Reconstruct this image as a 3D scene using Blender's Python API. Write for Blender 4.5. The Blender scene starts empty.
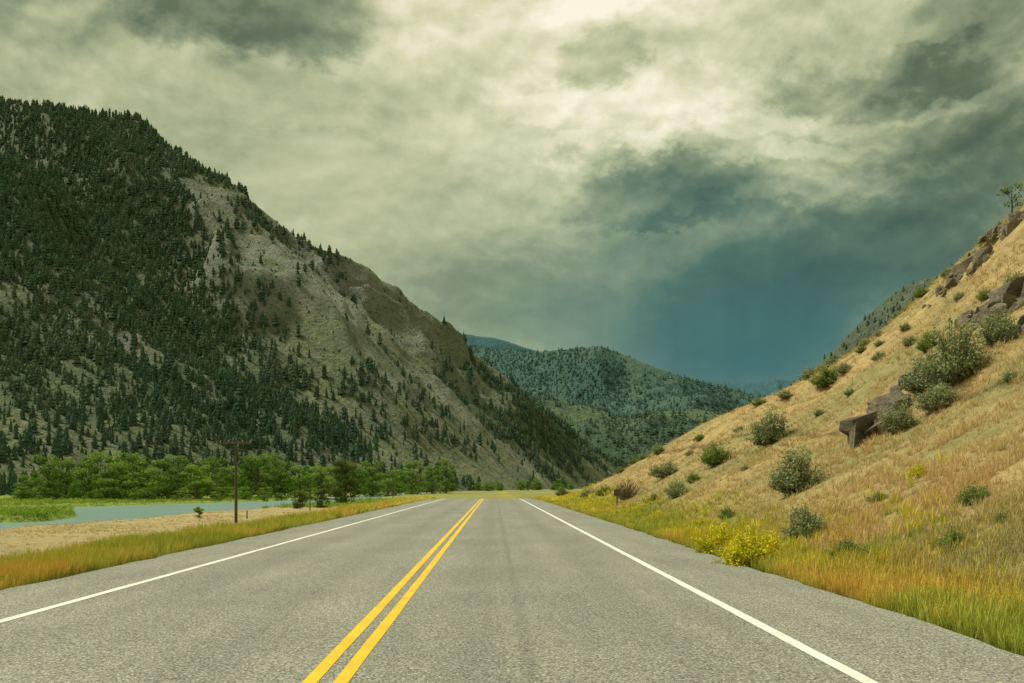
import bpy, math, numpy as np
from mathutils import Vector
import bmesh
rng=np.random.default_rng(7)
F=995.0; CX=494.0; HY=485.0; CH=1.4
def lin(c):
    return tuple(((v/255.)/12.92 if v/255.<=.04045 else ((v/255.+.055)/1.055)**2.4) for v in c)+(1.0,)
def P(px,py,Y): return ((px-CX)/F*Y, Y, CH+(HY-py)/F*Y)
def sstep(a,b,x):
    t=np.clip((x-a)/(b-a),0,1); return t*t*(3-2*t)
# ---------------- noise
def vnoise(x,y,seed=0):
    x=np.asarray(x,float); y=np.asarray(y,float)
    xi=np.floor(x).astype(np.int64); yi=np.floor(y).astype(np.int64)
    fx=x-xi; fy=y-yi
    def h(a,b):
        n=(a*374761393+b*668265263+seed*1442695041)&0xffffffff
        n=((n^(n>>13))*1274126177)&0xffffffff
        n=((n^(n>>16))*2246822519)&0xffffffff
        n=n^(n>>15)
        return (n&0xffffff)/float(0xffffff)
    u=fx*fx*fx*(fx*(fx*6-15)+10); v=fy*fy*fy*(fy*(fy*6-15)+10)
    return (h(xi,yi)*(1-u)+h(xi+1,yi)*u)*(1-v)+(h(xi,yi+1)*(1-u)+h(xi+1,yi+1)*u)*v
def fbm(x,y,o=4,seed=0):
    s=0;a=.5;t=0
    for i in range(o):
        s=s+a*vnoise(x*2**i+i*17.3,y*2**i-i*9.1,seed+i); t+=a; a*=.5
    return s/t
def ridged(x,y,o=4,seed=0):
    s=0;a=.5;t=0
    for i in range(o):
        s=s+a*(1-np.abs(2*vnoise(x*2**i+i*7.3,y*2**i-i*3.1,seed+i)-1)); t+=a; a*=.5
    return s/t
# ---------------- mesh helpers
def add_mesh(name,V,Fc,mat,smooth=False,attrs=None,cols=None,link=True):
    V=np.asarray(V,np.float32); Fc=np.asarray(Fc,np.int32)
    me=bpy.data.meshes.new(name)
    me.vertices.add(len(V)); me.vertices.foreach_set('co',V.ravel())
    k=Fc.shape[1]
    me.loops.add(Fc.size); me.loops.foreach_set('vertex_index',Fc.ravel())
    me.polygons.add(len(Fc)); me.polygons.foreach_set('loop_start',np.arange(len(Fc),dtype=np.int32)*k)
    me.update(calc_edges=True)
    me.polygons.foreach_set('use_smooth',np.full(len(Fc),smooth))
    for n,a in (attrs or {}).items():
        at=me.attributes.new(n,'FLOAT','POINT'); at.data.foreach_set('value',np.asarray(a,np.float32).ravel())
    if cols is not None:
        at=me.attributes.new('Col','FLOAT_COLOR','POINT')
        c=np.ones((len(V),4),np.float32); c[:,:3]=cols; at.data.foreach_set('color',c.ravel())
    me.materials.append(mat); me.update()
    ob=bpy.data.objects.new(name,me)
    if link: bpy.context.scene.collection.objects.link(ob)
    return ob
def grid_faces(nu,nv):
    i=np.arange(nu-1)[:,None]; j=np.arange(nv-1)[None,:]
    a=(i*nv+j); return np.stack([a,a+nv,a+nv+1,a+1],-1).reshape(-1,4)
class Geo:
    def __init__(s): s.V=[];s.F=[];s.A={'rnd':[],'bark':[],'hh':[]};s.n=0
    def add(s,V,Fc,rnd=0.5,bark=0.,hh=.5):
        V=np.asarray(V,float);n=len(V)
        s.V.append(V);s.F.append(np.asarray(Fc)+s.n);s.n+=n
        for k,v in (('rnd',rnd),('bark',bark),('hh',hh)): s.A[k].append(np.broadcast_to(v,(n,)).astype(float))
    def get(s):
        return np.concatenate(s.V),np.concatenate(s.F),{k:np.concatenate(v) for k,v in s.A.items()}
def tube(g,p0,p1,r0,r1,n=5,rnd=.5):
    p0=np.array(p0,float);p1=np.array(p1,float);d=p1-p0;L=np.linalg.norm(d)+1e-9;d/=L
    a=np.cross(d,[0,0,1.0]) if abs(d[2])<.9 else np.cross(d,[1.0,0,0]);a/=np.linalg.norm(a);b=np.cross(d,a)
    t=np.arange(n)*2*np.pi/n; c=np.cos(t)[:,None]*a+np.sin(t)[:,None]*b
    V=np.concatenate([p0+c*r0,p1+c*r1]); i=np.arange(n);j=(i+1)%n
    g.add(V,np.stack([i,j,j+n,i+n],-1),rnd,1.0)
def leaves(g,C,size,r,rnd,hh,up=0.3,asp=.5):
    n=len(C); d=r.normal(size=(n,3)); d[:,2]+=up; d/=np.linalg.norm(d,axis=1)[:,None]
    e=r.normal(size=(n,3)); e-= (e*d).sum(1)[:,None]*d; e/=np.linalg.norm(e,axis=1)[:,None]
    s=(size*r.uniform(.6,1.4,n))[:,None]
    V=np.stack([C-d*s*.5,C+e*s*asp*.5,C+d*s*.5,C-e*s*asp*.5],1).reshape(-1,3)
    Fc=np.arange(n*4).reshape(-1,4)
    g.add(V,Fc,np.repeat(np.broadcast_to(rnd,(n,)),4),0.,np.repeat(np.broadcast_to(hh,(n,)),4))
def scatter(tmpls,which,pos,scl,rot,irnd,mix=.6):
    Vs=[];Fs=[];A={'rnd':[],'bark':[],'hh':[]};off=0
    for ti,(V,Fc,at) in enumerate(tmpls):
        m=np.where(which==ti)[0]
        if len(m)==0: continue
        S=scl[m][:,None,:]; T=V[None]*S; c=np.cos(rot[m])[:,None];s=np.sin(rot[m])[:,None]
        X=T[...,0]*c-T[...,1]*s;Y=T[...,0]*s+T[...,1]*c
        W=np.stack([X,Y,T[...,2]],-1)+pos[m][:,None,:]
        Vs.append(W.reshape(-1,3)); Fs.append((Fc[None]+(np.arange(len(m))*len(V))[:,None,None]).reshape(-1,Fc.shape[1])+off)
        off+=len(m)*len(V)
        A['rnd'].append((irnd[m][:,None]*mix+at['rnd'][None]*(1-mix)).ravel())
        A['bark'].append(np.tile(at['bark'],len(m)));A['hh'].append(np.tile(at['hh'],len(m)))
    return np.concatenate(Vs),np.concatenate(Fs),{k:np.concatenate(v) for k,v in A.items()}
# ---------------- materials
class NT:
    def __init__(s,nt): s.nt=nt
    def n(s,t,**k):
        nd=s.nt.nodes.new(t)
        for a,b in k.items(): setattr(nd,a,b)
        return nd
    def l(s,a,b): s.nt.links.new(a,b)
    def _in(s,sock,v):
        if v is None: return
        if isinstance(v,bpy.types.NodeSocket): s.l(v,sock)
        else: sock.default_value=v
    def math(s,op,a,b=None,c=None,clamp=False):
        nd=s.n('ShaderNodeMath',operation=op,use_clamp=clamp)
        for i,v in enumerate((a,b,c)): s._in(nd.inputs[i],v)
        return nd.outputs[0]
    def vmath(s,op,a,b=None,out=0):
        nd=s.n('ShaderNodeVectorMath',operation=op)
        s._in(nd.inputs[0],a)
        if b is not None: s._in(nd.inputs[3] if op=='SCALE' else nd.inputs[1],b)
        return nd.outputs[out]
    def mix(s,f,a,b,mode='MIX'):
        nd=s.n('ShaderNodeMixRGB',blend_type=mode)
        s._in(nd.inputs[0],f);s._in(nd.inputs[1],a);s._in(nd.inputs[2],b); return nd.outputs[0]
    def noise(s,vec,scale,detail=4,rough=.55,dist=0,out=0):
        nd=s.n('ShaderNodeTexNoise'); s._in(nd.inputs['Vector'],vec)
        nd.inputs['Scale'].default_value=scale;nd.inputs['Detail'].default_value=detail
        nd.inputs['Roughness'].default_value=rough;nd.inputs['Distortion'].default_value=dist
        return nd.outputs[out]
    def ramp(s,f,stops,interp='LINEAR'):
        nd=s.n('ShaderNodeValToRGB');cr=nd.color_ramp;cr.interpolation=interp
        while len(cr.elements)<len(stops): cr.elements.new(.5)
        for e,(p,c) in zip(cr.elements,stops): e.position=p;e.color=c
        s._in(nd.inputs[0],f); return nd.outputs[0]
    def mr(s,v,a,b,c=0.,d=1.):
        nd=s.n('ShaderNodeMapRange',interpolation_type='SMOOTHSTEP')
        s._in(nd.inputs[0],v)
        for i,q in enumerate((a,b,c,d)): nd.inputs[i+1].default_value=q
        return nd.outputs[0]
    def attr(s,name,out='Fac'): return s.n('ShaderNodeAttribute',attribute_name=name).outputs[out]
def newmat(name):
    m=bpy.data.materials.new(name);m.use_nodes=True;m.node_tree.nodes.clear()
    t=NT(m.node_tree);o=t.n('ShaderNodeOutputMaterial');return m,t,o
def pbsdf(t,o,col,rough=.9,spec=.2,bump=None,bs=.5,bd=.05):
    b=t.n('ShaderNodeBsdfPrincipled');t._in(b.inputs['Base Color'],col);t._in(b.inputs['Roughness'],rough)
    b.inputs['Specular IOR Level'].default_value=spec
    if bump is not None:
        bn=t.n('ShaderNodeBump');bn.inputs['Strength'].default_value=bs;bn.inputs['Distance'].default_value=bd
        t.l(bump,bn.inputs['Height']);t.l(bn.outputs[0],b.inputs['Normal'])
    t.l(b.outputs[0],o.inputs['Surface']);return b
def C(r,g,b): return (r,g,b,1.)
def vegmat(name,ca,cb,cc,bark=C(.12,.09,.06),trans=.25,low=None):
    m,t,o=newmat(name)
    col=t.ramp(t.attr('rnd'),[(0,ca),(.5,cb),(1,cc)])
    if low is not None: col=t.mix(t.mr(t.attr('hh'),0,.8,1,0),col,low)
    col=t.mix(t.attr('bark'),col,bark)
    d=t.n('ShaderNodeBsdfDiffuse');t.l(col,d.inputs[0])
    if trans<=0: t.l(d.outputs[0],o.inputs['Surface']);return m
    tr=t.n('ShaderNodeBsdfTranslucent');t.l(col,tr.inputs[0])
    mx=t.n('ShaderNodeMixShader');mx.inputs[0].default_value=trans
    t.l(d.outputs[0],mx.inputs[1]);t.l(tr.outputs[0],mx.inputs[2]);t.l(mx.outputs[0],o.inputs['Surface']);return m

# ---------------- terrain function
def R(Y):
    Y=np.asarray(Y,float)
    return np.maximum(-.0005*np.clip(Y-95,0,None)**2, -3.1)
sil=np.array([(494,496),(545,495),(570,488),(600,475),(640,455),(680,436),(720,416),(760,401),(800,385),(830,369),(860,350),(890,325),(920,299),(945,275),(970,254),(990,235),(1024,205),(1150,90),(1400,-100)],float)
sb=(sil[:,0]-CX)/F; se=(HY-sil[:,1]-1)/F
xnY=[-500,0,100,200,300,500,700,900,1100,1400]
def riv(Y):
    xn=np.interp(Y,xnY,[-60,-50,-48,-43,-42,-46,-34,0,60,120])
    xf=np.interp(Y,[-500,0,150,207,311,500,700,900,1100,1400],[-110,-100,-100,-102,-67,-62,-58,-30,30,90])
    return xn,xf
def H(x,y):
    x=np.asarray(x,float);y=np.asarray(y,float);x,y=np.broadcast_arrays(x,y)
    r=R(y)
    field=-2.7-.4*sstep(100,300,y)+ (fbm(x/9,y/9,3,5)-.5)*.35
    zl=(r-.05)+(field-(r-.05))*sstep(7.4,17,-x+ (fbm(x/5,y/5,2,8)-.5)*2)
    nb,fb=riv(y); wob=(fbm(x/20,y/20,3,3)-.5)*9
    inside=np.minimum(sstep(-1.5,1.5,(nb+wob*.4)-x), sstep(-1.5,1.5,x-(fb+wob)))
    isl=sstep(1.15,.85,np.sqrt(((x+74-(y-160)*-.35)/6.5)**2+((y-158)/26)**2)+wob*.02)
    inside=inside*(1-isl)
    zl=zl*(1-inside)+(-4.3)*inside
    d=np.clip(x-5.6,0,None)
    k=.53*sstep(330,40,y)
    dd=d-1.2*(1-np.exp(-d/1.2))
    z0=r+k*dd+.006*np.clip(dd,0,75)**2
    z0=z0+ sstep(2,12,d)*((fbm(x/11,y/14,4,21)-.5)*3.4+(ridged(x/3.3,y/3.3,4,22)-.5)*.8)
    b=x/np.maximum(y,5); e=np.interp(b,sb,se)
    lim=CH+y*e-.0009*np.clip(y-75,0,None)**2+(fbm(x/3.,y/5.,3,31)-.5)*1.2
    lim=np.where(y>30,lim,1e3)
    kk=.8; h=np.clip(.5+.5*(z0-lim)/kk,0,1)
    zr=np.where(np.abs(z0-lim)<kk, z0*(1-h)+lim*h-kk*h*(1-h)*.5, np.minimum(z0,lim))
    zr=np.maximum(zr,r)
    zr=np.where(d<=0,r-.06,zr-.06*np.exp(-d))
    return np.where(x<-7.2,zl,np.where(x>5.6,zr,r-.06))
def hit(px,py):
    for k in range(12):
        Y=np.geomspace(6,420,3000); X=(px-CX)/F*Y; Z=CH+(HY-(py+k))/F*Y
        g=H(X,Y); i=np.where(Z<g)[0]
        if len(i):
            i=i[0]; return X[i],Y[i],g[i]
    return X[600],Y[600],g[600]
def gs(a,b,n): return np.geomspace(a,b,n)
xs=np.concatenate([-gs(9000,125,45),np.arange(-120,-20,2.),np.arange(-20,-7,.8),np.arange(-7,14,.35),np.arange(14,85,.7),gs(86,9000,50)])
ys=np.concatenate([-gs(3000,40,15),np.arange(-36,0,3.),np.arange(0,60,.45),np.arange(60,240,1.),gs(241,12000,110)])
GX,GY=np.meshgrid(xs,ys,indexing='ij'); GZ=H(GX,GY)
GZ=np.where((GY>1500)|(GX<-1500),-3.1,GZ)
def regcol(x,y):
    n1=fbm(x/6,y/6,4,41)[...,None]; n2=fbm(x/1.7,y/1.7,3,42)[...,None]; n3=fbm(x/25,y/30,3,43)[...,None]
    straw=np.array([.42,.315,.14])*(1-n2)+np.array([.56,.43,.205])*n2
    gsp=sstep(.46,.62,n1); straw=straw*(1-.62*gsp)+np.array([.30,.29,.125])*.62*gsp
    rust=sstep(.55,.75,n3)*.35; straw=straw*(1-rust)+np.array([.46,.30,.14])*rust
    verge=np.array([.42,.36,.09])*(1-n1)+np.array([.26,.30,.07])*n1
    sand=np.array([.52,.42,.235])*(1-n1*.6)+np.array([.40,.37,.16])*n1*.6
    green=np.array([.19,.28,.045])*(1-n1)+np.array([.30,.34,.08])*n1
    vall=np.array([.23,.25,.08])*(1-n3)+np.array([.33,.30,.12])*n3
    c=vall*np.ones(x.shape+(1,))
    wob=((n1[...,0])-.5)*14
    right=(x>4)&(y<330); c=np.where(right[...,None],straw,c)
    vg=(sstep(9.5,6.5,x)*sstep(0,4,x))[...,None]; c=np.where(x[...,None]>0,c*(1-vg)+verge*vg,c)
    nb,fb=riv(y)
    m=((x<0)&(x>nb-3)&(y+wob<190)); c=np.where(m[...,None],sand,c)
    m=((x<0)&(x>nb-3)&(y+wob>=190)&(y<480)); c=np.where(m[...,None],green*.6+sand*.3,c)
    m=((x<=nb-3)&(y<420)); c=np.where(m[...,None],green,c)
    vg=(sstep(-15,-10,x))[...,None]; c=np.where((x[...,None]<0)&(y[...,None]<260),c*(1-vg)+verge*vg,c)
    return c
gc=regcol(GX,GY)
mg,t,o=newmat('ground_soil')
tc=t.n('ShaderNodeTexCoord').outputs['Object']
nz=t.noise(tc,1.3,6,.7); nf=t.noise(tc,9,4,.7)
col=t.mix(1,t.attr('Col','Color'),t.ramp(nz,[(.3,C(.62,.62,.60)),(.7,C(1.25,1.23,1.2))]),'MULTIPLY')
col=t.mix(1,col,t.ramp(nf,[(.3,C(.68,.68,.68)),(.7,C(1.22,1.22,1.22))]),'MULTIPLY')
pbsdf(t,o,col,.95,.1,t.math('ADD',nz,nf),.9,.2)
add_mesh('ground',np.stack([GX,GY,GZ],-1).reshape(-1,3),grid_faces(len(xs),len(ys))[:,::-1],mg,True,cols=gc.reshape(-1,3))
# ---------------- road
ma,t,o=newmat('asphalt')
tc=t.n('ShaderNodeTexCoord').outputs['Object']
vo=t.n('ShaderNodeTexVoronoi');t.l(tc,vo.inputs['Vector']);vo.inputs['Scale'].default_value=60
sp=t.noise(tc,42,2,.8); sp2=t.noise(tc,11,3,.75);big=t.noise(t.vmath('MULTIPLY',tc,(1,.12,1)),1.2,4,.6); pat=t.noise(tc,.35,3,.6)
sep=t.n('ShaderNodeSeparateXYZ');t.l(tc,sep.inputs[0]);X=sep.outputs[0]
col=t.ramp(sp,[(.30,C(.060,.064,.054)),(.5,C(.215,.217,.185)),(.70,C(.49,.485,.41))])
cel=t.ramp(t.mix(1,vo.outputs['Color'],C(1,1,1),'MULTIPLY'),[(.1,C(.50,.50,.50)),(.8,C(1.45,1.45,1.42))])
col=t.mix(1,col,cel,'MULTIPLY')
col=t.mix(1,col,t.ramp(sp2,[(.35,C(.82,.82,.82)),(.65,C(1.18,1.18,1.18))]),'MULTIPLY')
col=t.mix(1,col,t.ramp(big,[(.3,C(.84,.84,.84)),(.7,C(1.1,1.1,1.08))]),'MULTIPLY')
col=t.mix(1,col,t.ramp(pat,[(.3,C(.88,.88,.88)),(.7,C(1.08,1.08,1.08))]),'MULTIPLY')
acc=None
for xc,w,a in ((-.15,.35,.12),(1.55,.35,.12),(-4.1,.35,.11),(-2.4,.35,.11),(.28,.06,.16),(.7,.3,.05)):
    q=t.math('DIVIDE',t.math('SUBTRACT',X,xc),w);q=t.math('MULTIPLY',t.math('EXPONENT',t.math('MULTIPLY',t.math('MULTIPLY',q,q),-1.)),a)
    acc=q if acc is None else t.math('ADD',acc,q)
fac=t.math('SUBTRACT',1.,t.math('MULTIPLY',acc,t.mr(big,.25,.75,.5,1.6)))
col=t.mix(1,col,fac,'MULTIPLY')
pbsdf(t,o,col,.85,.25,sp,.5,.01)
def strip(name,xl,xr,z,mat,skirt=0,wob=0):
    Y=np.concatenate([np.arange(-20,60,.5),np.arange(60,200,1.5),np.arange(200,520,6)])
    off=np.where(Y>130,-((Y-130)/60.)**2*4,0)
    n=(fbm(Y*1.3,Y*0+3.1,3,77)-.5)*wob; n2=(fbm(Y*1.1,Y*0+9.1,3,78)-.5)*wob
    zz=R(Y)+z
    rows=[(xl+off-n2,zz),(xr+off+n,zz)]
    if skirt: rows=[(xl+off-n2-.1,zz-skirt)]+rows+[(xr+off+n+.1,zz-skirt)]
    V=np.stack([np.stack([a,Y,b],-1) for a,b in rows],0).reshape(-1,3)
    return add_mesh(name,V,grid_faces(len(rows),len(Y)),mat)
strip('road',-6.55,4.38,0,ma,.09,.2)
def paint(name,c,thr):
    m,t,o=newmat(name);tc=t.n('ShaderNodeTexCoord').outputs['Object']
    n=t.noise(tc,30,4,.8); n2=t.noise(tc,2,3,.6)
    col=t.mix(t.mr(t.math('ADD',n,t.math('MULTIPLY',n2,.3)),thr,thr+.1),t.mix(t.mr(n2,.3,.7),c,(c[0]*.85,c[1]*.85,c[2]*.8,1)),C(.24,.23,.19))
    pbsdf(t,o,col,.7,.3,n,.3,.005);return m
pw=paint('road_paint_white',C(.80,.80,.75),.72);py_=paint('road_paint_yellow',C(.82,.50,.02),.73)
strip('white_edge_line',2.60,2.72,.004,pw,0,.014);strip('white_edge_line',-5.12,-5.0,.004,pw,0,.014)
strip('yellow_centre_line',-1.36,-1.25,.004,py_,0,.014);strip('yellow_centre_line',-1.14,-1.03,.004,py_,0,.014)
# ---------------- river
mw,t,o=newmat('river_water');tc=t.n('ShaderNodeTexCoord').outputs['Object']
n=t.noise(t.vmath('MULTIPLY',tc,(1,.5,1)),1.6,5,.6)
pbsdf(t,o,t.mix(t.noise(tc,.06,3),C(.17,.29,.27),C(.26,.38,.34)),.28,.4,n,.5,.15)
Y=np.arange(-60,1400,10.);nb,fb=riv(Y)
add_mesh('river',np.stack([np.stack([fb-12,Y,Y*0-3.6],-1),np.stack([nb+10,Y,Y*0-3.6],-1)],0).reshape(-1,3),grid_faces(2,len(Y))[:,::-1],mw)

# ---------------- mountains (lofts)
def interp_curve(pts,n):
    pts=np.array(pts,float);s=np.concatenate([[0],np.cumsum(np.abs(np.diff(pts[:,0]))+1e-6)])
    u=np.linspace(0,s[-1],n);return np.stack([np.interp(u,s,pts[:,i]) for i in range(3)],-1)
def gb(px,py,cx,cy,rx,ry): return np.exp(-(((px-cx)/rx)**2+((py-cy)/ry)**2))
def loft(name,ridge,foot,nu,nv,amp,gul,seed,mat,densf,rj=4,gs_=170):
    r=interp_curve(ridge,nu);f=interp_curve(foot,nu)
    vv=np.concatenate([np.linspace(0,1,nv),1+np.linspace(0,.35,12)[1:]])
    Vv=vv[None]*np.ones(nu)[:,None]
    W=np.minimum(Vv,1)
    Q=f[:,None,:]+(r-f)[:,None,:]*Vv[...,None]
    prof=W**1.12
    Q[...,2]=f[:,None,2]+(r[:,None,2]-f[:,None,2])*prof-np.clip(Vv-1,0,None)*(r[:,None,2]-f[:,None,2])*1.4
    hgt=(r[:,2]-f[:,2])[:,None]
    env=np.sin(np.pi*np.clip(W,0,1)**1.1)**.8*np.clip(hgt/200,.15,1)
    n=(fbm(Q[...,0]/260,Q[...,1]/260,5,seed)-.5)*2*amp
    s=np.linspace(0,1,nu)[:,None]*np.linalg.norm(r[-1,:2]-r[0,:2])
    g=(ridged(s/gs_+Vv*.9+fbm(Q[...,0]/150,Q[...,1]/150,2,seed+5)*1.2,Vv*1.3,5,seed+9)-.5)*2*gul
    Q[...,2]+=env*(n+g)
    fine=(ridged(Q[...,0]/34,Q[...,1]/34,4,seed+3)-.5)*2
    crag=sstep(.5,.75,fbm(Q[...,0]/90,Q[...,1]/90,3,seed+6))
    px=CX+F*Q[...,0]/Q[...,1];py=HY-F*(Q[...,2]-CH)/Q[...,1]
    if name=='mountain': crag=np.clip(crag+1.2*gb(px,py,300,262,80,30)+.9*gb(px,py,200,205,45,18)+.7*gb(px,py,455,385,40,18)+.6*gb(px,py,370,300,40,30)+.6*gb(px,py,420,340,40,20),0,1)
    Q[...,2]+=fine*rj*np.clip(.25+W,0,1)*(.5+2.1*crag*np.clip(hgt/200,.2,1)*(W<.97))
    D=densf(px,py,Q)
    add_mesh(name,Q.reshape(-1,3),grid_faces(nu,len(vv))[:,::-1],mat,True,attrs={'dens':D,'crag':crag})
    return Q,D,nv
def mtmat(name,grass,dark,rock,dry,sc=1.,dk=.6):
    m,t,o=newmat(name);tc=t.n('ShaderNodeTexCoord').outputs['Object']
    a=t.noise(tc,.012*sc,7,.62);b=t.noise(tc,.06*sc,6,.7);c=t.noise(tc,.25*sc,4,.7)
    col=t.mix(t.mr(a,.42,.58),grass,dry)
    col=t.mix(t.mr(b,.42,.60,0,.65),col,dark)
    ge=t.n('ShaderNodeNewGeometry');sp=t.n('ShaderNodeSeparateXYZ');t.l(ge.outputs['Normal'],sp.inputs[0])
    rk=t.math('MULTIPLY',t.mr(t.math('SUBTRACT',sp.outputs[2],t.math('MULTIPLY',t.math('SUBTRACT',b,.5),1.)),.92,.74),t.mr(c,.3,.6,.3,1))
    rk=t.math('MULTIPLY',rk,t.math('ADD',.2,t.attr('crag')),clamp=True)
    col=t.mix(rk,col,t.mix(t.mr(c,.4,.6),rock,(rock[0]*.6,rock[1]*.6,rock[2]*.62,1)))
    col=t.mix(t.math('MULTIPLY',t.attr('dens'),dk,clamp=True),col,dark)
    col=t.mix(1,col,t.ramp(c,[(.3,C(.65,.65,.65)),(.7,C(1.35,1.35,1.35))]),'MULTIPLY')
    pbsdf(t,o,col,.95,.05,t.math('ADD',b,c),1.,7.);return m
m_left=mtmat('mountain_slope',C(.180,.225,.115),C(.088,.130,.085),C(.40,.42,.36),C(.255,.265,.155))
m_rear=mtmat('rear_hill_slope',C(.15,.18,.12),C(.09,.125,.09),C(.26,.26,.22),C(.21,.21,.14))
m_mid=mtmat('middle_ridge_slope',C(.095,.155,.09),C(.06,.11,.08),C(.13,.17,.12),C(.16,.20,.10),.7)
m_far=mtmat('far_slope_haze_tint',C(.080,.150,.115),C(.058,.118,.108),C(.11,.16,.13),C(.12,.175,.115),.5)  # distance haze painted into the slope colours as a bluer green
m_haz=mtmat('farthest_slope_haze_tint',C(.060,.135,.155),C(.050,.12,.145),C(.07,.145,.155),C(.06,.135,.15),.3)  # no air haze in the scene; its blue is painted into these slopes
def dens_left(px,py,Q):
    n=fbm(Q[...,0]/70,Q[...,1]/70,4,61)
    d=.24+1.0*gb(px,py,50,280,200,160)+.6*gb(px,py,80,150,150,60)+.9*gb(px,py,230,425,130,38)+.8*gb(px,py,540,430,70,30)+.5*gb(px,py,440,375,40,25)+.4*gb(px,py,320,245,50,12)
    d-=.50*gb(px,py,340,350,85,60)+.55*gb(px,py,290,265,70,32)+.4*gb(px,py,40,432,70,22)+.5*gb(px,py,205,205,45,24)
    return np.clip(d+(n-.5)*2.0,0.03,1)
ridge=[P(*a) for a in [(-600,110,1700),(-350,70,1550),(-150,85,1420),(0,106,1350),(40,109,1340),(75,113,1330),(120,119,1320),(160,141,1300),(200,171,1280),(240,201,1260),(280,228,1240),(310,246,1220),(350,258,1230),(380,282,1260),(400,307,1300),(420,332,1330),(450,352,1400),(480,372,1450),(520,400,1550),(560,427,1650),(590,447,1750),(625,468,1850),(665,484,1950)]]
def G(px,Y,z=-4): return ((px-CX)/F*Y,Y,z)
foot=[G(*a) for a in [(-800,360),(-400,400),(0,460),(100,500),(200,540),(300,600),(400,680),(480,800),(540,1000),(580,1200),(620,1500),(650,1800)]]
QL,DL,nvL=loft('mountain',ridge,foot,500,220,42,52,101,m_left,dens_left,5.5)
def dens_far(px,py,Q):
    n=fbm(Q[...,0]/160,Q[...,1]/160,4,71);return np.clip(.6+(n-.5)*2.0,0.02,1)
ridge2=[P(*a) for a in [(330,305,4200),(425,333,4000),(460,344,3900),(480,347,3800),(500,350,3600),(540,352,3400),(570,349,3300),(600,346,3200),(625,355,3200),(650,366,3150),(680,376,3100),(700,382,3100),(720,386,3100),(750,394,3100),(790,402,3000),(860,420,3000),(950,440,3000)]]
foot2=[G(*a) for a in [(330,2500),(480,2500),(600,2300),(700,2200),(950,2100)]]
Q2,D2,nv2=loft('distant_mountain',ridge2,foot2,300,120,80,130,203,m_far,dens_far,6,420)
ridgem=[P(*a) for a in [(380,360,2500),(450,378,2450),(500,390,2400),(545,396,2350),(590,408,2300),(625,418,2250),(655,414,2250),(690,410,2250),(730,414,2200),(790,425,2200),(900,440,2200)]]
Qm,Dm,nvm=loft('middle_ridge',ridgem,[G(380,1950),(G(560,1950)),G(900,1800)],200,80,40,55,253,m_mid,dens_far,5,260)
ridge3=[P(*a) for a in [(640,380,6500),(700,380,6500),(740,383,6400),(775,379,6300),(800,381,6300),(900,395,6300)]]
loft('haze_tinted_mountain',ridge3,[G(640,5000),G(900,5000)],120,50,60,80,303,m_haz,dens_far,9)
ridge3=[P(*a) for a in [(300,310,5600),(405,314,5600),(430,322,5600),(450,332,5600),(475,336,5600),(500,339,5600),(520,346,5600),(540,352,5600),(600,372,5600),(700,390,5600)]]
loft('haze_tinted_mountain',ridge3,[G(300,4600),G(700,4600)],120,50,60,80,353,m_haz,dens_far,9)
def dens_r(px,py,Q):
    n=fbm(Q[...,0]/40,Q[...,1]/40,4,91);return np.clip(.5+(n-.5)*2.2,0.02,1)
ridge4=[P(*a) for a in [(640,474,900),(700,440,820),(740,415,760),(775,396,720),(805,377,700),(830,355,680),(850,333,660),(880,306,640),(900,290,620),(925,279,610),(950,270,600),(1000,240,600),(1100,180,600),(1300,100,600)]]
foot4=[G(*a) for a in [(640,560),(740,440),(900,400),(1300,400)]]
Q4,D4,nv4=loft('rear_hill',ridge4,foot4,200,80,16,14,403,m_rear,dens_r,3.)
# ---------------- conifers on the mountains
def conifer(seed,tiers=5,n=8,rad=.2):
    r=np.random.default_rng(seed);V=[];Fc=[];hh=[]
    for i in range(tiers):
        z0=.06+.84*i/tiers;z1=min(1,z0+.36*(1-i*.06));R_=rad*(1-z0)**.65*r.uniform(.85,1.15)
        a=np.arange(n)*2*np.pi/n+r.uniform(0,6);rr=R_*np.where(np.arange(n)%2,1.,.6)*r.uniform(.7,1.25,n)
        b=len(V);V.append((r.normal()*.015,r.normal()*.015,z1));hh.append(1)
        for k in range(n): V.append((rr[k]*np.cos(a[k]),rr[k]*np.sin(a[k]),z0-.03*r.uniform(0,1.5)));hh.append(.2)
        for k in range(n): Fc.append((b,b+1+k,b+1+(k+1)%n))
    b=len(V)
    for z,w in ((0,.018),(.3,.012)):
        for k in range(3): V.append((w*np.cos(k*2.1),w*np.sin(k*2.1),z));hh.append(0)
    for k in range(3):
        Fc.append((b+k,b+(k+1)%3,b+3+k));Fc.append((b+(k+1)%3,b+3+(k+1)%3,b+3+k))
    V=np.array(V);bark=np.zeros(len(V));bark[b:]=1
    return V,np.array(Fc),{'rnd':r.uniform(0,1,len(V)),'bark':bark,'hh':np.array(hh,float)}
con=[conifer(1,5,8,.24),conifer(2,5,8,.2),conifer(3,4,8,.32),conifer(4,4,8,.27)]
consmall=[conifer(5,2,5,.4),conifer(6,2,5,.34)]
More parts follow.
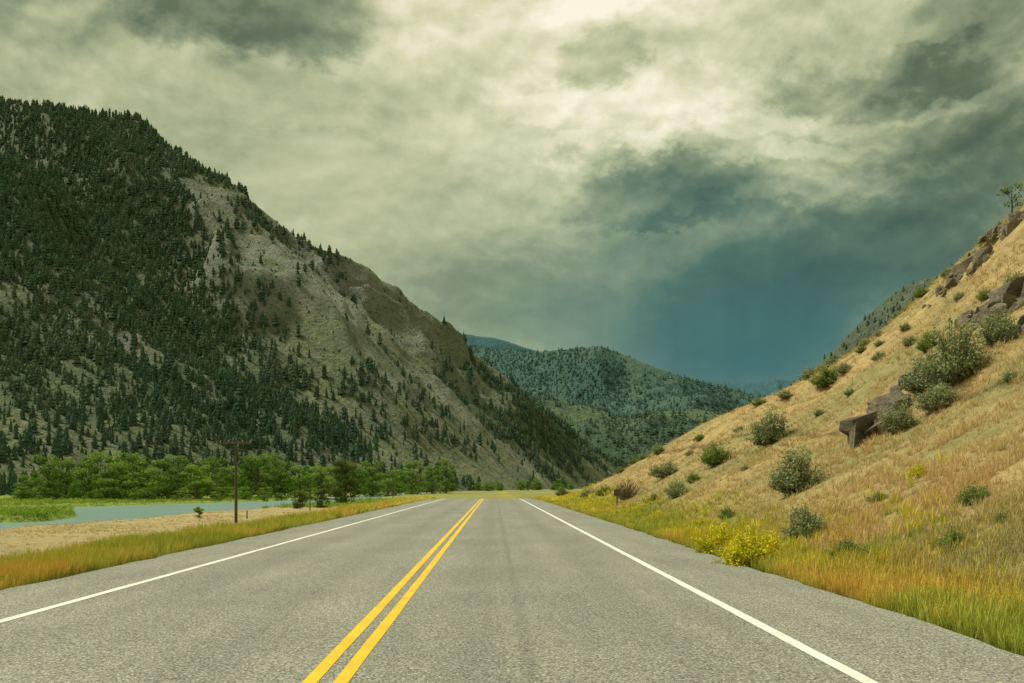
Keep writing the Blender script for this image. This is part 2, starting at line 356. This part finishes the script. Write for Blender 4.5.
def forest(name,Q,D,nv,N,hmin,hmax,tm,mat,pw=1.3,seed=1,fy=0):
    r=np.random.default_rng(seed)
    Qf=Q[:,:nv];Df=D[:,:nv]
    a=Qf[1:,1:]-Qf[:-1,:-1];b=Qf[1:,:-1]-Qf[:-1,1:]
    ar=np.linalg.norm(np.cross(a,b),axis=-1)
    w=ar*np.clip(Df[:-1,:-1],0,1)**pw;w/=w.sum()
    idx=r.choice(w.size,N,p=w.ravel());i,j=np.unravel_index(idx,w.shape)
    fu=r.uniform(0,1,N)[:,None];fv=r.uniform(0,1,N)[:,None]
    p=Qf[i,j]*(1-fu)*(1-fv)+Qf[i+1,j]*fu*(1-fv)+Qf[i,j+1]*(1-fu)*fv+Qf[i+1,j+1]*fu*fv
    h=r.uniform(0,1,N)**1.6*(hmax-hmin)+hmin
    if fy: h=h*np.where(p[:,1]<fy,.8,1.)
    s=np.stack([h*r.uniform(.8,1.4,N)]*2+[h],-1);p[:,2]-=.3
    ir=np.clip(fbm(p[:,0]/60,p[:,1]/60,3,55)*1.6-.3+r.normal(size=N)*.2,0,1)
    V,Fc,A=scatter(tm,r.integers(0,len(tm),N),p,s,r.uniform(0,6.3,N),ir)
    add_mesh(name,V,Fc,mat,False,A)
mc=vegmat('haze_tinted_needles',C(.056,.102,.066),C(.080,.130,.080),C(.140,.175,.10),C(.11,.10,.08),0,low=C(.048,.082,.060))  # brighter bluish green imitates haze in the needle colour
mcf=vegmat('far_needles_haze_tint',C(.044,.094,.086),C(.058,.114,.097),C(.082,.138,.102),C(.06,.07,.05),0)  # distant needles painted bluer to stand in for air haze
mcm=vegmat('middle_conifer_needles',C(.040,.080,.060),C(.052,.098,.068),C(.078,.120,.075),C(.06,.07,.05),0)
forest('conifer_forest',QL,DL,nvL,29000,4,14,con,mc,1.5,11,700)
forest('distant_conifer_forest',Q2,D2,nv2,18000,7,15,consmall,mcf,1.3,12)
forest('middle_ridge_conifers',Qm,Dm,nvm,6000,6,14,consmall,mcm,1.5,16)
forest('rear_hill_conifers',Q4,D4,nv4,1600,2,5,con,mc,1.3,13)
scr=[conifer(7,2,6,.55),conifer(8,2,6,.7)]
msc=vegmat('scrub_foliage',C(.10,.145,.075),C(.135,.175,.09),C(.19,.21,.12),C(.07,.07,.05),0)
forest('mountain_scrub',QL,np.clip(.35+0*DL,0,1),nvL,16000,1.2,3.2,scr,msc,1.,14)
# ---------------- broadleaf trees by the river
def leaftree(seed,ncl=26,nleaf=110,Rw=.42,leaf=.035,lo=.12):
    r=np.random.default_rng(seed);g=Geo()
    tube(g,(0,0,0),(.01,.01,.3),.03,.022);tube(g,(.01,.01,.3),(0,.03,.7),.022,.01)
    for i in range(ncl):
        z=r.uniform(lo,.9);w=Rw*np.sqrt(max(.05,1-((z-.45)/.55)**2))
        a=r.uniform(0,6.3);q=np.sqrt(r.uniform(.05,1))*w*.85;c=np.array([q*np.cos(a),q*np.sin(a),z])
        if i%2==0: tube(g,(0,0,max(.1,z*.55)),c,.010,.003,4)
        cr=r.uniform(.08,.15);d=r.normal(size=(nleaf,3));d/=np.linalg.norm(d,axis=1)[:,None]
        Cc=c+d*cr*(r.uniform(.3,1,nleaf)**.5)[:,None]*np.array([1.2,1.2,.8])
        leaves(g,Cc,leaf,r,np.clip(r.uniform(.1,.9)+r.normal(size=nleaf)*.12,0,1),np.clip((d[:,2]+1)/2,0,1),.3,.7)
    return g.get()
bt=[leaftree(s,32,80,.44,.045,.03) for s in (21,22,23,24)]
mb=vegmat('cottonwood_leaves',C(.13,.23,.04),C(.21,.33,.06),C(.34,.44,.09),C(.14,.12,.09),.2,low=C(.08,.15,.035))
pos=[];sc=[]
def addt(px,Y,h,w=1.):
    x=(px-CX)/F*Y;pos.append((x,Y,float(H(x,Y))-.2));sc.append((h*w,h*w,h))
for px,Y,h,w in [(48,300,14.5,.9),(66,310,13,1),(90,300,14.5,1.),(112,290,12,1.1),(135,300,15,1.1),(158,300,12.5,1.2),(178,310,14.5,1.1),(196,300,11.5,1.2),(30,330,9,1.2),(148,285,10,1.4),(105,310,15.5,1.),(122,312,12.5,1.1),(212,340,15,1.1),(236,360,12,1.3),(258,350,16,1.1),(280,370,14,1.2),(268,365,17,1.1),(300,360,12,1.3),(322,380,14,1.2),(372,430,17,.9),(396,470,14,1.2),(412,480,17,.9),(432,500,15,1),(446,520,19,.8),(388,420,11,1.3),(335,400,13,1.3),(355,420,14,1.1)]: addt(px,Y,h,w)
r=np.random.default_rng(5)
for i in range(85):
    px=r.uniform(40,600);Y=r.uniform(360,440)*(1+max(0,px-230)/230*.9);addt(px,Y,r.uniform(4,11),r.uniform(.9,1.7))
for i in range(34):
    px=r.uniform(20,330);addt(px,r.uniform(285,330),r.uniform(1.5,4.5),r.uniform(1.3,2))
pos=np.array(pos);sc=np.array(sc);n=len(pos)
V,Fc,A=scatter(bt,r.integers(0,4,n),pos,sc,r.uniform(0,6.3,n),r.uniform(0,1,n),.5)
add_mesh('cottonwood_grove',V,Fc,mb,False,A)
N=220;px=r.uniform(-60,380,N);Y=r.uniform(400,520,N)*(1+np.clip(px-100,0,None)/600);x=(px-CX)/F*Y
h=r.uniform(4,13,N)
V,Fc,A=scatter(con,r.integers(0,4,N),np.stack([x,Y,H(x,Y)],-1),np.stack([h,h,h],-1),r.uniform(0,6.3,N),r.uniform(0,1,N))
add_mesh('valley_conifers',V,Fc,mc,False,A)
def single(name,T,px,py,hpx,wpx,mat,rot=0.,dz=-.05,Tw=.84):
    x,y,z=hit(px,py);ob=add_mesh(name,T[0],T[1],mat,False,T[2])
    hm=hpx*y/F;wm=wpx*y/F
    ob.location=(x,y,z+dz);ob.scale=(wm/Tw,wm/Tw,hm);ob.rotation_euler[2]=rot
    return ob
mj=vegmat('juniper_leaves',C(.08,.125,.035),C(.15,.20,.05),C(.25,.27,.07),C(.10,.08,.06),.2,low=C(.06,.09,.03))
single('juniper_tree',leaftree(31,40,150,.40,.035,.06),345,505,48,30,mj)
single('willow_bush',leaftree(32,30,120,.42,.045,.05),300,509,20,17,mj)
single('willow_bush',leaftree(33,30,120,.42,.045,.05),322,508,22,16,mj)
single('willow_bush',leaftree(34,24,100,.42,.06,.05),199,518,12,13,mb)
# ---------------- sagebrush etc
def shrub(seed,nst=70,nl=28,leaf=.05,up=.9):
    r=np.random.default_rng(seed);g=Geo()
    for i in range(nst):
        th=r.uniform(0,6.3);ph=np.arccos(r.uniform(.03,1));L=r.uniform(.6,1)
        lump=1+.18*np.sin(th*3+seed)+.12*np.sin(th*5+seed*2)
        d=np.array([np.sin(ph)*np.cos(th)*.5*lump,np.sin(ph)*np.sin(th)*.5*lump,np.cos(ph)*.85+.10])*L
        mid=d*.5+r.normal(size=3)*.03;mid[2]-=.03
        tube(g,(0,0,0),mid,.012,.008,3);tube(g,mid,d,.008,.003,3)
        if nl:
            t_=r.uniform(.35,1.08,nl)[:,None];Cc=mid+(d-mid)*(t_*2-1)*1.0
            Cc=np.where(t_<.5,d*t_,Cc)+r.normal(size=(nl,3))*.04
            leaves(g,Cc,leaf,r,np.clip(r.uniform(.15,.85)+r.normal(size=nl)*.15,0,1),np.clip(Cc[:,2]*1.0+.35+r.normal(size=nl)*.1,0,1),up,.4)
    return g.get()
sh=[shrub(41,130,50,.06),shrub(42,130,50,.06),shrub(43,120,50,.065)]
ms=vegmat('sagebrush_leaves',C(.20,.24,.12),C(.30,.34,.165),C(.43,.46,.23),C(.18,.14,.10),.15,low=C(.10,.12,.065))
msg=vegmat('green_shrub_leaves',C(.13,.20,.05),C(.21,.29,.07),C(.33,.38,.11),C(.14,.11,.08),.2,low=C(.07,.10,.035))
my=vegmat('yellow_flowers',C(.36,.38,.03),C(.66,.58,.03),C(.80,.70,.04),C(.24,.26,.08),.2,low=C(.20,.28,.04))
mgr=vegmat('bare_shrub_twigs',C(.22,.18,.13),C(.26,.21,.15),C(.22,.2,.12),C(.24,.19,.15),0)
shr_data={}
def bush(name,k,px,py,wpx,hpx,mat,rot=None,at=None):
    x,y,z=hit(px,py) if at is None else at
    key=(k,mat.name)
    if key not in shr_data:
        ob=add_mesh(name,sh[k][0],sh[k][1],mat,False,sh[k][2]);shr_data[key]=ob.data
    else:
        ob=bpy.data.objects.new(name,shr_data[key]);bpy.context.scene.collection.objects.link(ob)
    s=wpx*y/F/1.02;ob.location=(x,y,z-.06);ob.scale=(s,s,hpx*y/F);ob.rotation_euler[2]=rng.uniform(0,6.3) if rot is None else rot
    return ob
for i,(px,py,w,h,m) in enumerate([(958,382,66,70,ms),(1000,342,46,38,ms),(926,392,48,42,ms),(938,408,44,32,ms),(898,432,36,38,ms),(828,386,36,23,msg),(770,444,48,40,ms),(718,464,40,25,msg),(797,491,58,50,ms),(805,540,46,44,ms),(665,477,34,20,ms),(677,497,30,20,ms),(605,495,20,12,msg),(588,498,22,12,ms),(562,494,16,10,msg),(728,518,22,15,msg),(643,455,12,7,ms),(930,350,28,22,msg),(862,352,14,8,msg),(1015,290,26,22,ms),(985,300,20,14,msg),(700,440,14,8,msg),(760,405,18,9,msg),(850,395,14,8,ms),(745,470,12,8,ms),(620,470,12,8,msg),(960,300,16,10,ms),(905,330,14,9,ms),(880,345,12,7,ms),(1010,380,20,12,ms),(655,500,14,9,msg),(575,482,12,6,msg),(740,432,14,8,ms),(690,455,12,7,ms),(820,415,14,8,ms),(785,398,20,10,ms),(845,372,22,12,ms),(910,345,20,12,ms),(880,360,20,11,ms)]):
    bush('sagebrush' if m is ms else 'green_shrub',i%3,px,py,w,h,m)
bush('yellow_flowering_shrub',0,748,568,66,48,my);bush('yellow_flowering_shrub',1,718,556,48,40,my);bush('yellow_flowering_shrub',2,770,562,36,34,my)
for px,py,w,h in [(975,502,38,24),(921,476,28,16),(850,560,46,28),(958,546,38,24),(700,528,26,14),(660,520,26,12),(540,500,14,6),(640,512,20,8),(610,507,16,7),(880,500,24,12),(1005,520,26,14)]:
    bush('rabbitbrush',1,px,py,w,h,my if py<530 and px<930 and px>900 or px<720 else msg)
r=np.random.default_rng(19)
k=0
while k<130:
    Y=r.uniform(30,170);b=r.uniform(.10,.56);x=b*Y
    if x<9: continue
    if fbm(np.array([x/14]),np.array([Y/14]),2,99)[0]<.47: continue
    z=float(H(x,Y));s=r.uniform(.4,1.8)
    bush('sagebrush' if k%3 else 'green_shrub',k%3,0,0,s*F/Y,s*.6*F/Y,ms if k%3 else msg,at=(x,Y,z));k+=1
T=shrub(47,170,6,.03);single('bare_shrub',T,628,499,26,40,mgr,Tw=1.)
T=leaftree(52,12,26,.5,.06,.35);single('crest_juniper',T,1012,214,34,30,mj,Tw=.9)
# ---------------- rocks
mr_,t,o=newmat('outcrop_rock');tc=t.n('ShaderNodeTexCoord').outputs['Object']
a=t.noise(tc,1.2,7,.7);b=t.noise(tc,6,5,.7)
pbsdf(t,o,t.mix(t.mr(b,.35,.65),t.mix(t.mr(a,.4,.6),C(.13,.11,.08),C(.40,.34,.235)),C(.25,.215,.155)),.9,.2,t.math('ADD',a,b),1.,.35)
def rocks(name,px,py,wpx,hpx,n,seed,qs=.5):
    r=np.random.default_rng(seed);bm=bmesh.new();x0,y0,z0=hit(px,py);s=y0/F
    for i in range(n):
        x=x0+r.uniform(-.5,.5)*wpx*s;y=y0+r.uniform(-.5,.5)*wpx*s*1.4;z=float(H(x,y));q=r.uniform(.15,1)**1.8*hpx*s*qs
        m2=bmesh.new();e=np.array([r.uniform(.5,1.1),r.uniform(.5,1.2),r.uniform(.6,1.2)])
        for k in range(11):
            v=r.uniform(-1,1,size=3);v/=np.abs(v).max()**.8;v=v*e*q
            m2.verts.new((x+v[0],y+v[1],z+v[2]+v[0]*.3+q*.15))
        bmesh.ops.convex_hull(m2,input=m2.verts)
        tmp=bpy.data.meshes.new('t');m2.to_mesh(tmp);m2.free();bm.from_mesh(tmp);bpy.data.meshes.remove(tmp)
    me=bpy.data.meshes.new(name);bm.to_mesh(me);bm.free();me.materials.append(mr_)
    ob=bpy.data.objects.new(name,me);bpy.context.scene.collection.objects.link(ob)
rocks('rock_outcrop',876,430,32,54,30,1);rocks('rock_outcrop',1005,305,54,50,56,2);rocks('rock_outcrop',985,252,55,22,50,3);rocks('rock_outcrop',1015,335,30,28,24,4);rocks('rock_outcrop',945,290,30,11,20,5);rocks('rock_outcrop',915,378,44,22,26,6);rocks('rock_outcrop',1000,228,30,16,20,7);rocks('rock_outcrop',895,408,44,24,26,8);rocks('rock_outcrop',975,330,50,16,26,9)
# ---------------- grass
def tuft(seed,n=9,h=1.,spread=.35,lean=.35):
    r=np.random.default_rng(seed);V=[];Fc=[];hh=[];rr=[]
    for i in range(n):
        a=r.uniform(0,6.3);b=np.array([np.cos(a),np.sin(a),0])*r.uniform(0,spread)*.5;L=h*r.uniform(.5,1)
        d=np.array([np.cos(a+r.normal()*.6)*lean*r.uniform(.2,1.2),np.sin(a+r.normal()*.6)*lean*r.uniform(.2,1.2),1])*L
        sd=np.array([-np.sin(a*3),np.cos(a*3),0]);k=len(V);w=.5
        m=b+d*.55;tip=b+d+np.array([d[0],d[1],-.1*L])*.3
        V+= [b-sd*w*.04,b+sd*w*.04,m+sd*w*.035,m-sd*w*.035,tip+sd*w*.012,tip-sd*w*.012];Fc+=[(k,k+1,k+2,k+3),(k+3,k+2,k+4,k+5)]
        hh+=[0,0,.55,.55,1,1];q=r.uniform(0,1);rr+=[q]*6
    V=np.array(V);return V,np.array(Fc),{'rnd':np.array(rr),'bark':np.zeros(len(V)),'hh':np.array(hh)}
tf=[tuft(s) for s in (61,62,63,64)]
def grass(name,N,xf,ylo,yhi,hlo,hhi,mat,seed,patch=None,wk=.9,ns=4,bias=0,wm=1.):
    r=np.random.default_rng(seed);Y=np.exp(r.uniform(np.log(ylo),np.log(yhi),N));x=xf(Y,r)
    if patch is not None:
        k=patch(x,Y)>r.uniform(0,1,N);x=x[k];Y=Y[k];N=len(x)
    z=H(x,Y)-.02;h=r.uniform(hlo,hhi,N)*(.55+.9*fbm(x/1.6,Y/1.6,3,9))
    w=h*wk*np.maximum(1,Y/22.)
    w=np.minimum(w,h*3.2)*wm
    ir=np.clip(fbm(x/ns,Y/ns,3,15)*2.2-.6+bias+r.normal(size=N)*.18,0,1)
    V,Fc,A=scatter(tf,r.integers(0,4,N),np.stack([x,Y,z],-1),np.stack([w,w,h],-1),r.uniform(0,6.3,N),ir,.75)
    add_mesh(name,V,Fc,mat,False,A)
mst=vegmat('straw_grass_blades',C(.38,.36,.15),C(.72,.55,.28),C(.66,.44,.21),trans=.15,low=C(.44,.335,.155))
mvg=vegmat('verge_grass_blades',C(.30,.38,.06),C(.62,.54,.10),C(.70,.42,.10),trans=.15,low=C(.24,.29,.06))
def hill_x(Y,r):
    lo=6.4; hi=np.maximum(.62*Y,lo+2.);return lo+(hi-lo)*r.uniform(0,1,len(Y))
grass('dry_grass',56000,hill_x,7,150,.09,.27,mst,71,patch=lambda x,y:.2+.8*sstep(.4,.55,fbm(x/1.1,y/1.1,3,39)))
grass('roadside_grass',24000,lambda Y,r:4.42+np.abs(r.normal(size=len(Y)))*1.25,5,135,.12,.34,mvg,72,wk=.7,ns=2.5)
grass('roadside_grass',20000,lambda Y,r:-6.62-np.abs(r.normal(size=len(Y)))*2.0,8,150,.16,.42,mvg,73,wk=.7,ns=2.5)
grass('field_grass',16000,lambda Y,r:-9-r.uniform(0,1,len(Y))*38,25,200,.1,.28,mst,74,patch=lambda x,y:.15+.85*sstep(.42,.6,fbm(x/8,y/8,3,19)))
mgn=vegmat('bank_grass_blades',C(.14,.26,.035),C(.22,.34,.05),C(.36,.40,.09),trans=.15)
grass('riverbank_grass',9000,lambda Y,r:-.62*Y+r.uniform(0,1,len(Y))*(.55*Y),125,320,.4,1.0,mgn,75,patch=lambda x,y:(H(x,y)>-3.5)*((x<riv(y)[1]+4)|((y>185)&(x<-12))|((x<-52)&(x>-95))))
mfl=vegmat('yellow_wildflower',C(.40,.42,.03),C(.72,.62,.03),C(.8,.7,.05),trans=.15,low=C(.2,.3,.05))
grass('yellow_wildflowers',3000,lambda Y,r:4.7+np.abs(r.normal(size=len(Y)))*1.8,16,120,.2,.42,mfl,76,wk=.9,patch=lambda x,y:sstep(.48,.6,fbm(x/3,y/6,3,29)))
# ---------------- utility pole etc
mwd,t,o=newmat('weathered_wood');tc=t.n('ShaderNodeTexCoord').outputs['Object']
n=t.noise(t.vmath('MULTIPLY',tc,(8,8,.6)),2,5,.7)
pbsdf(t,o,t.mix(n,C(.05,.04,.03),C(.15,.11,.08)),.9,.1,n,.5,.02)
mi,t,o=newmat('insulator_ceramic');pbsdf(t,o,C(.25,.22,.2),.3,.5)
def tube_obj(name,p0,p1,r0,r1,mat,parent=None,n=10):
    g=Geo();tube(g,p0,p1,r0,r1,n);V,Fc,_=g.get();Fl=[tuple(f) for f in Fc]+[tuple(range(n,2*n)),tuple(range(n-1,-1,-1))]
    me=bpy.data.meshes.new(name);me.from_pydata([tuple(v) for v in V],[],Fl);me.materials.append(mat)
    ob=bpy.data.objects.new(name,me);bpy.context.scene.collection.objects.link(ob)
    if parent: ob.parent=parent
    return ob
def upole(x,y,z,hp):
    e=bpy.data.objects.new('utility_pole',None);bpy.context.scene.collection.objects.link(e);e.location=(x,y,z)
    tube_obj('pole',(0,0,-.3),(0,0,hp),.17,.11,mwd,e)
    tube_obj('crossarm',(-1.7,-.2,hp-.35),(1.7,-.2,hp-.35),.09,.09,mwd,e,6)
    tube_obj('brace_1',(-.8,-.2,hp-.45),(0,-.17,hp-1.2),.03,.03,mwd,e,5);tube_obj('brace_2',(.8,-.2,hp-.45),(0,-.17,hp-1.2),.03,.03,mwd,e,5)
    for i,xx in enumerate((-1.55,-.75,.75,1.55)): tube_obj('insulator_%d'%(i+1),(xx,-.2,hp-.265),(xx,-.2,hp-.02),.07,.05,mi,e,7)
x,y,z=hit(236,524);hp=84*y/F;upole(x,y,z,hp)
for px,Y in ((393,330),(427,520)):
    x=(px-CX)/F*Y;upole(x,Y,float(H(x,Y)),hp)
for px,py,h in ((310,512,26),(247,519,8),(393,500,11)):
    x,y,z=hit(px,py);e=bpy.data.objects.new('fence_post',None);bpy.context.scene.collection.objects.link(e);e.location=(x,y,z)
    tube_obj('post',(0,0,-.2),(0,0,h*y/F),.09,.07,mwd,e,7);tube_obj('cap',(0,0,h*y/F+.002),(0,0,h*y/F+.08),.085,.03,mwd,e,7)
mm,t,o=newmat('sign_back_metal');pbsdf(t,o,C(.10,.08,.07),.6,.4)
x,y,z=hit(617,506);e=bpy.data.objects.new('road_sign',None);bpy.context.scene.collection.objects.link(e);e.location=(x,y,z);hs=17*y/F
tube_obj('sign_post',(0,0,-.2),(0,0,hs),.04,.04,mwd,e,6)
bm=bmesh.new();bmesh.ops.create_cube(bm,size=1);bmesh.ops.bevel(bm,geom=bm.edges[:],offset=.05,segments=2,affect='EDGES')
me=bpy.data.meshes.new('sign_panel');bm.to_mesh(me);bm.free();me.materials.append(mm);ob=bpy.data.objects.new('sign_panel',me);bpy.context.scene.collection.objects.link(ob)
ob.parent=e;ob.scale=(.35,.03,.35);ob.location=(0,-.07,hs-.2)
# ---------------- sky / world
AZ=-72
SE,SR=math.radians(56),math.radians(AZ)
w=bpy.data.worlds.new('World');bpy.context.scene.world=w;w.use_nodes=True;w.node_tree.nodes.clear();t=NT(w.node_tree)
try: w.cycles.sampling_method='NONE'
except Exception as ex: print(ex)
out=t.n('ShaderNodeOutputWorld')
sky=t.n('ShaderNodeTexSky',sky_type='NISHITA',sun_disc=False);sky.sun_elevation=SE;sky.sun_rotation=SR
d=t.n('ShaderNodeTexCoord').outputs['Generated']
dn=t.vmath('NORMALIZE',d)
ds=t.vmath('MULTIPLY',dn,(1.,1.,1.5))
w1=t.noise(ds,4.0,3,.5,0,1);w1=t.vmath('SUBTRACT',w1,(.5,.5,.5))
w2=t.noise(t.vmath('ADD',ds,(3.1,1.2,7.7)),17,6,.62,0,1);w2=t.vmath('SUBTRACT',w2,(.5,.5,.5))
dw=t.vmath('ADD',dn,t.vmath('MULTIPLY',w1,(.14,0,.08)));dw=t.vmath('ADD',dw,t.vmath('MULTIPLY',w2,(.10,0,.085)))
def blob(src,px,py,rx,ry,wt,acc,hard=False):
    v=np.array([(px-CX)/F,1,(HY-py)/F]);nn=np.linalg.norm(v);v=v/nn
    q=t.vmath('MULTIPLY',t.vmath('SUBTRACT',src,tuple(v)),(F*nn/rx,1.5,F*nn/ry))
    dd=t.vmath('DOT_PRODUCT',q,q,1)
    if hard: return t.math('MULTIPLY_ADD',t.mr(dd,1.7,.25,0,1),wt,acc)
    e_=t.math('EXPONENT',t.math('MULTIPLY',dd,-1.))
    return t.math('MULTIPLY_ADD',e_,wt,acc)
L=0.60
for b in [(60,60,90,50,-.05),(470,25,110,50,.12),(605,-14,90,30,.42),(600,125,140,58,.24),(420,160,160,90,.05),
          (985,120,130,90,-.28),(820,140,90,40,.08),(740,60,110,50,.06),(990,20,100,30,-.12),(880,35,100,25,-.05),
          (720,335,180,95,-.34),(830,255,170,75,-.28),(480,300,110,60,-.14),(960,260,120,60,-.12),(655,180,110,40,-.15)]:
    L=blob(dw,*b,L)
for b in [(255,8,118,40,-.34),(590,66,52,20,-.18),(668,188,92,28,-.16),(700,213,68,9,-.10),(880,75,110,16,-.12),(930,130,110,26,-.12),(800,150,60,12,.14),(520,108,50,18,.10),(690,95,70,26,.12),(850,185,80,12,.10),(960,60,60,16,-.10),(330,120,90,10,-.04),(560,150,40,12,.10),(760,120,60,14,.12),(640,140,40,12,.12)]:
    L=blob(dw,*b,L,True)
wv=t.vmath('ADD',ds,t.vmath('MULTIPLY',w1,(.08,.08,.08)))
n1=t.noise(wv,5.2,9,.58)
emb=t.math('SUBTRACT',t.noise(wv,11,6,.55),t.noise(t.vmath('ADD',wv,(-.004,-.004,.014)),11,6,.55))
calm=blob(dn,700,350,340,110,1.,0.);calm=t.math('SUBTRACT',1.,t.math('MULTIPLY',calm,.93,clamp=True))
lft=blob(dn,300,200,230,120,-.5,1.)
nn_=t.math('ADD',t.math('MULTIPLY',t.math('SUBTRACT',n1,.5),.75),t.math('MULTIPLY',emb,1.0))
L=t.math('ADD',L,t.math('MULTIPLY',t.math('MULTIPLY',nn_,calm),lft))
warm=t.ramp(L,[(0,lin((74,90,72))),(.22,lin((102,117,92))),(.42,lin((142,153,121))),(.6,lin((182,188,148))),(.8,lin((220,219,182))),(1,lin((252,247,224)))])
cool=t.ramp(L,[(0,lin((60,98,94))),(.22,lin((80,118,108))),(.42,lin((124,148,128))),(.6,lin((176,190,158))),(.8,lin((212,217,188))),(1,lin((244,243,224)))])
tl=0.;tl=blob(dn,730,350,300,130,1.1,tl);tl=blob(dn,660,200,150,70,.3,tl)
cl=t.mix(t.math('MULTIPLY',tl,1.,clamp=True),warm,cool)
cl=t.mix(t.math('MULTIPLY',blob(dn,750,370,140,60,.65,0.),1.,clamp=True),cl,lin((62,110,116)))
# faint slanting rain shafts below the cloud base
shaft=t.noise(t.vmath('MULTIPLY',t.vmath('ADD',dn,(0,0,0)),(26,1,2.5)),1.,4,.6)
sf=t.math('MULTIPLY',blob(dn,690,310,220,80,1.,0.),t.math('MULTIPLY',t.math('SUBTRACT',shaft,.5),.35))
cl=t.vmath('SCALE',cl,t.math('ADD',1.,sf))
skc=t.vmath('SCALE',sky.outputs[0],.08)
fin=t.mix(.985,skc,cl)
bg=t.n('ShaderNodeBackground');t.l(fin,bg.inputs[0]);bg.inputs[1].default_value=1.0;t.l(bg.outputs[0],out.inputs[0])
sd=bpy.data.lights.new('sun','SUN');sd.energy=4.1;sd.angle=math.radians(10);sd.color=(1,.95,.80)
so=bpy.data.objects.new('sun',sd);bpy.context.scene.collection.objects.link(so)
az=math.radians(AZ);dirv=Vector((math.sin(az)*math.cos(SE),math.cos(az)*math.cos(SE),math.sin(SE)))
so.rotation_euler=dirv.to_track_quat('Z','Y').to_euler()
# ---------------- camera
cd=bpy.data.cameras.new('camera');co=bpy.data.objects.new('camera',cd);bpy.context.scene.collection.objects.link(co)
cd.sensor_width=36;cd.lens=F/1024*36;cd.shift_x=(512-CX)/1024;cd.shift_y=(HY-341.5)/1024;cd.clip_end=30000;cd.clip_start=.1
co.location=(0,0,CH);co.rotation_euler=(math.radians(90),0,0)
sc_=bpy.context.scene;sc_.camera=co
sc_.view_settings.view_transform='Standard';sc_.view_settings.look='None';sc_.view_settings.exposure=0
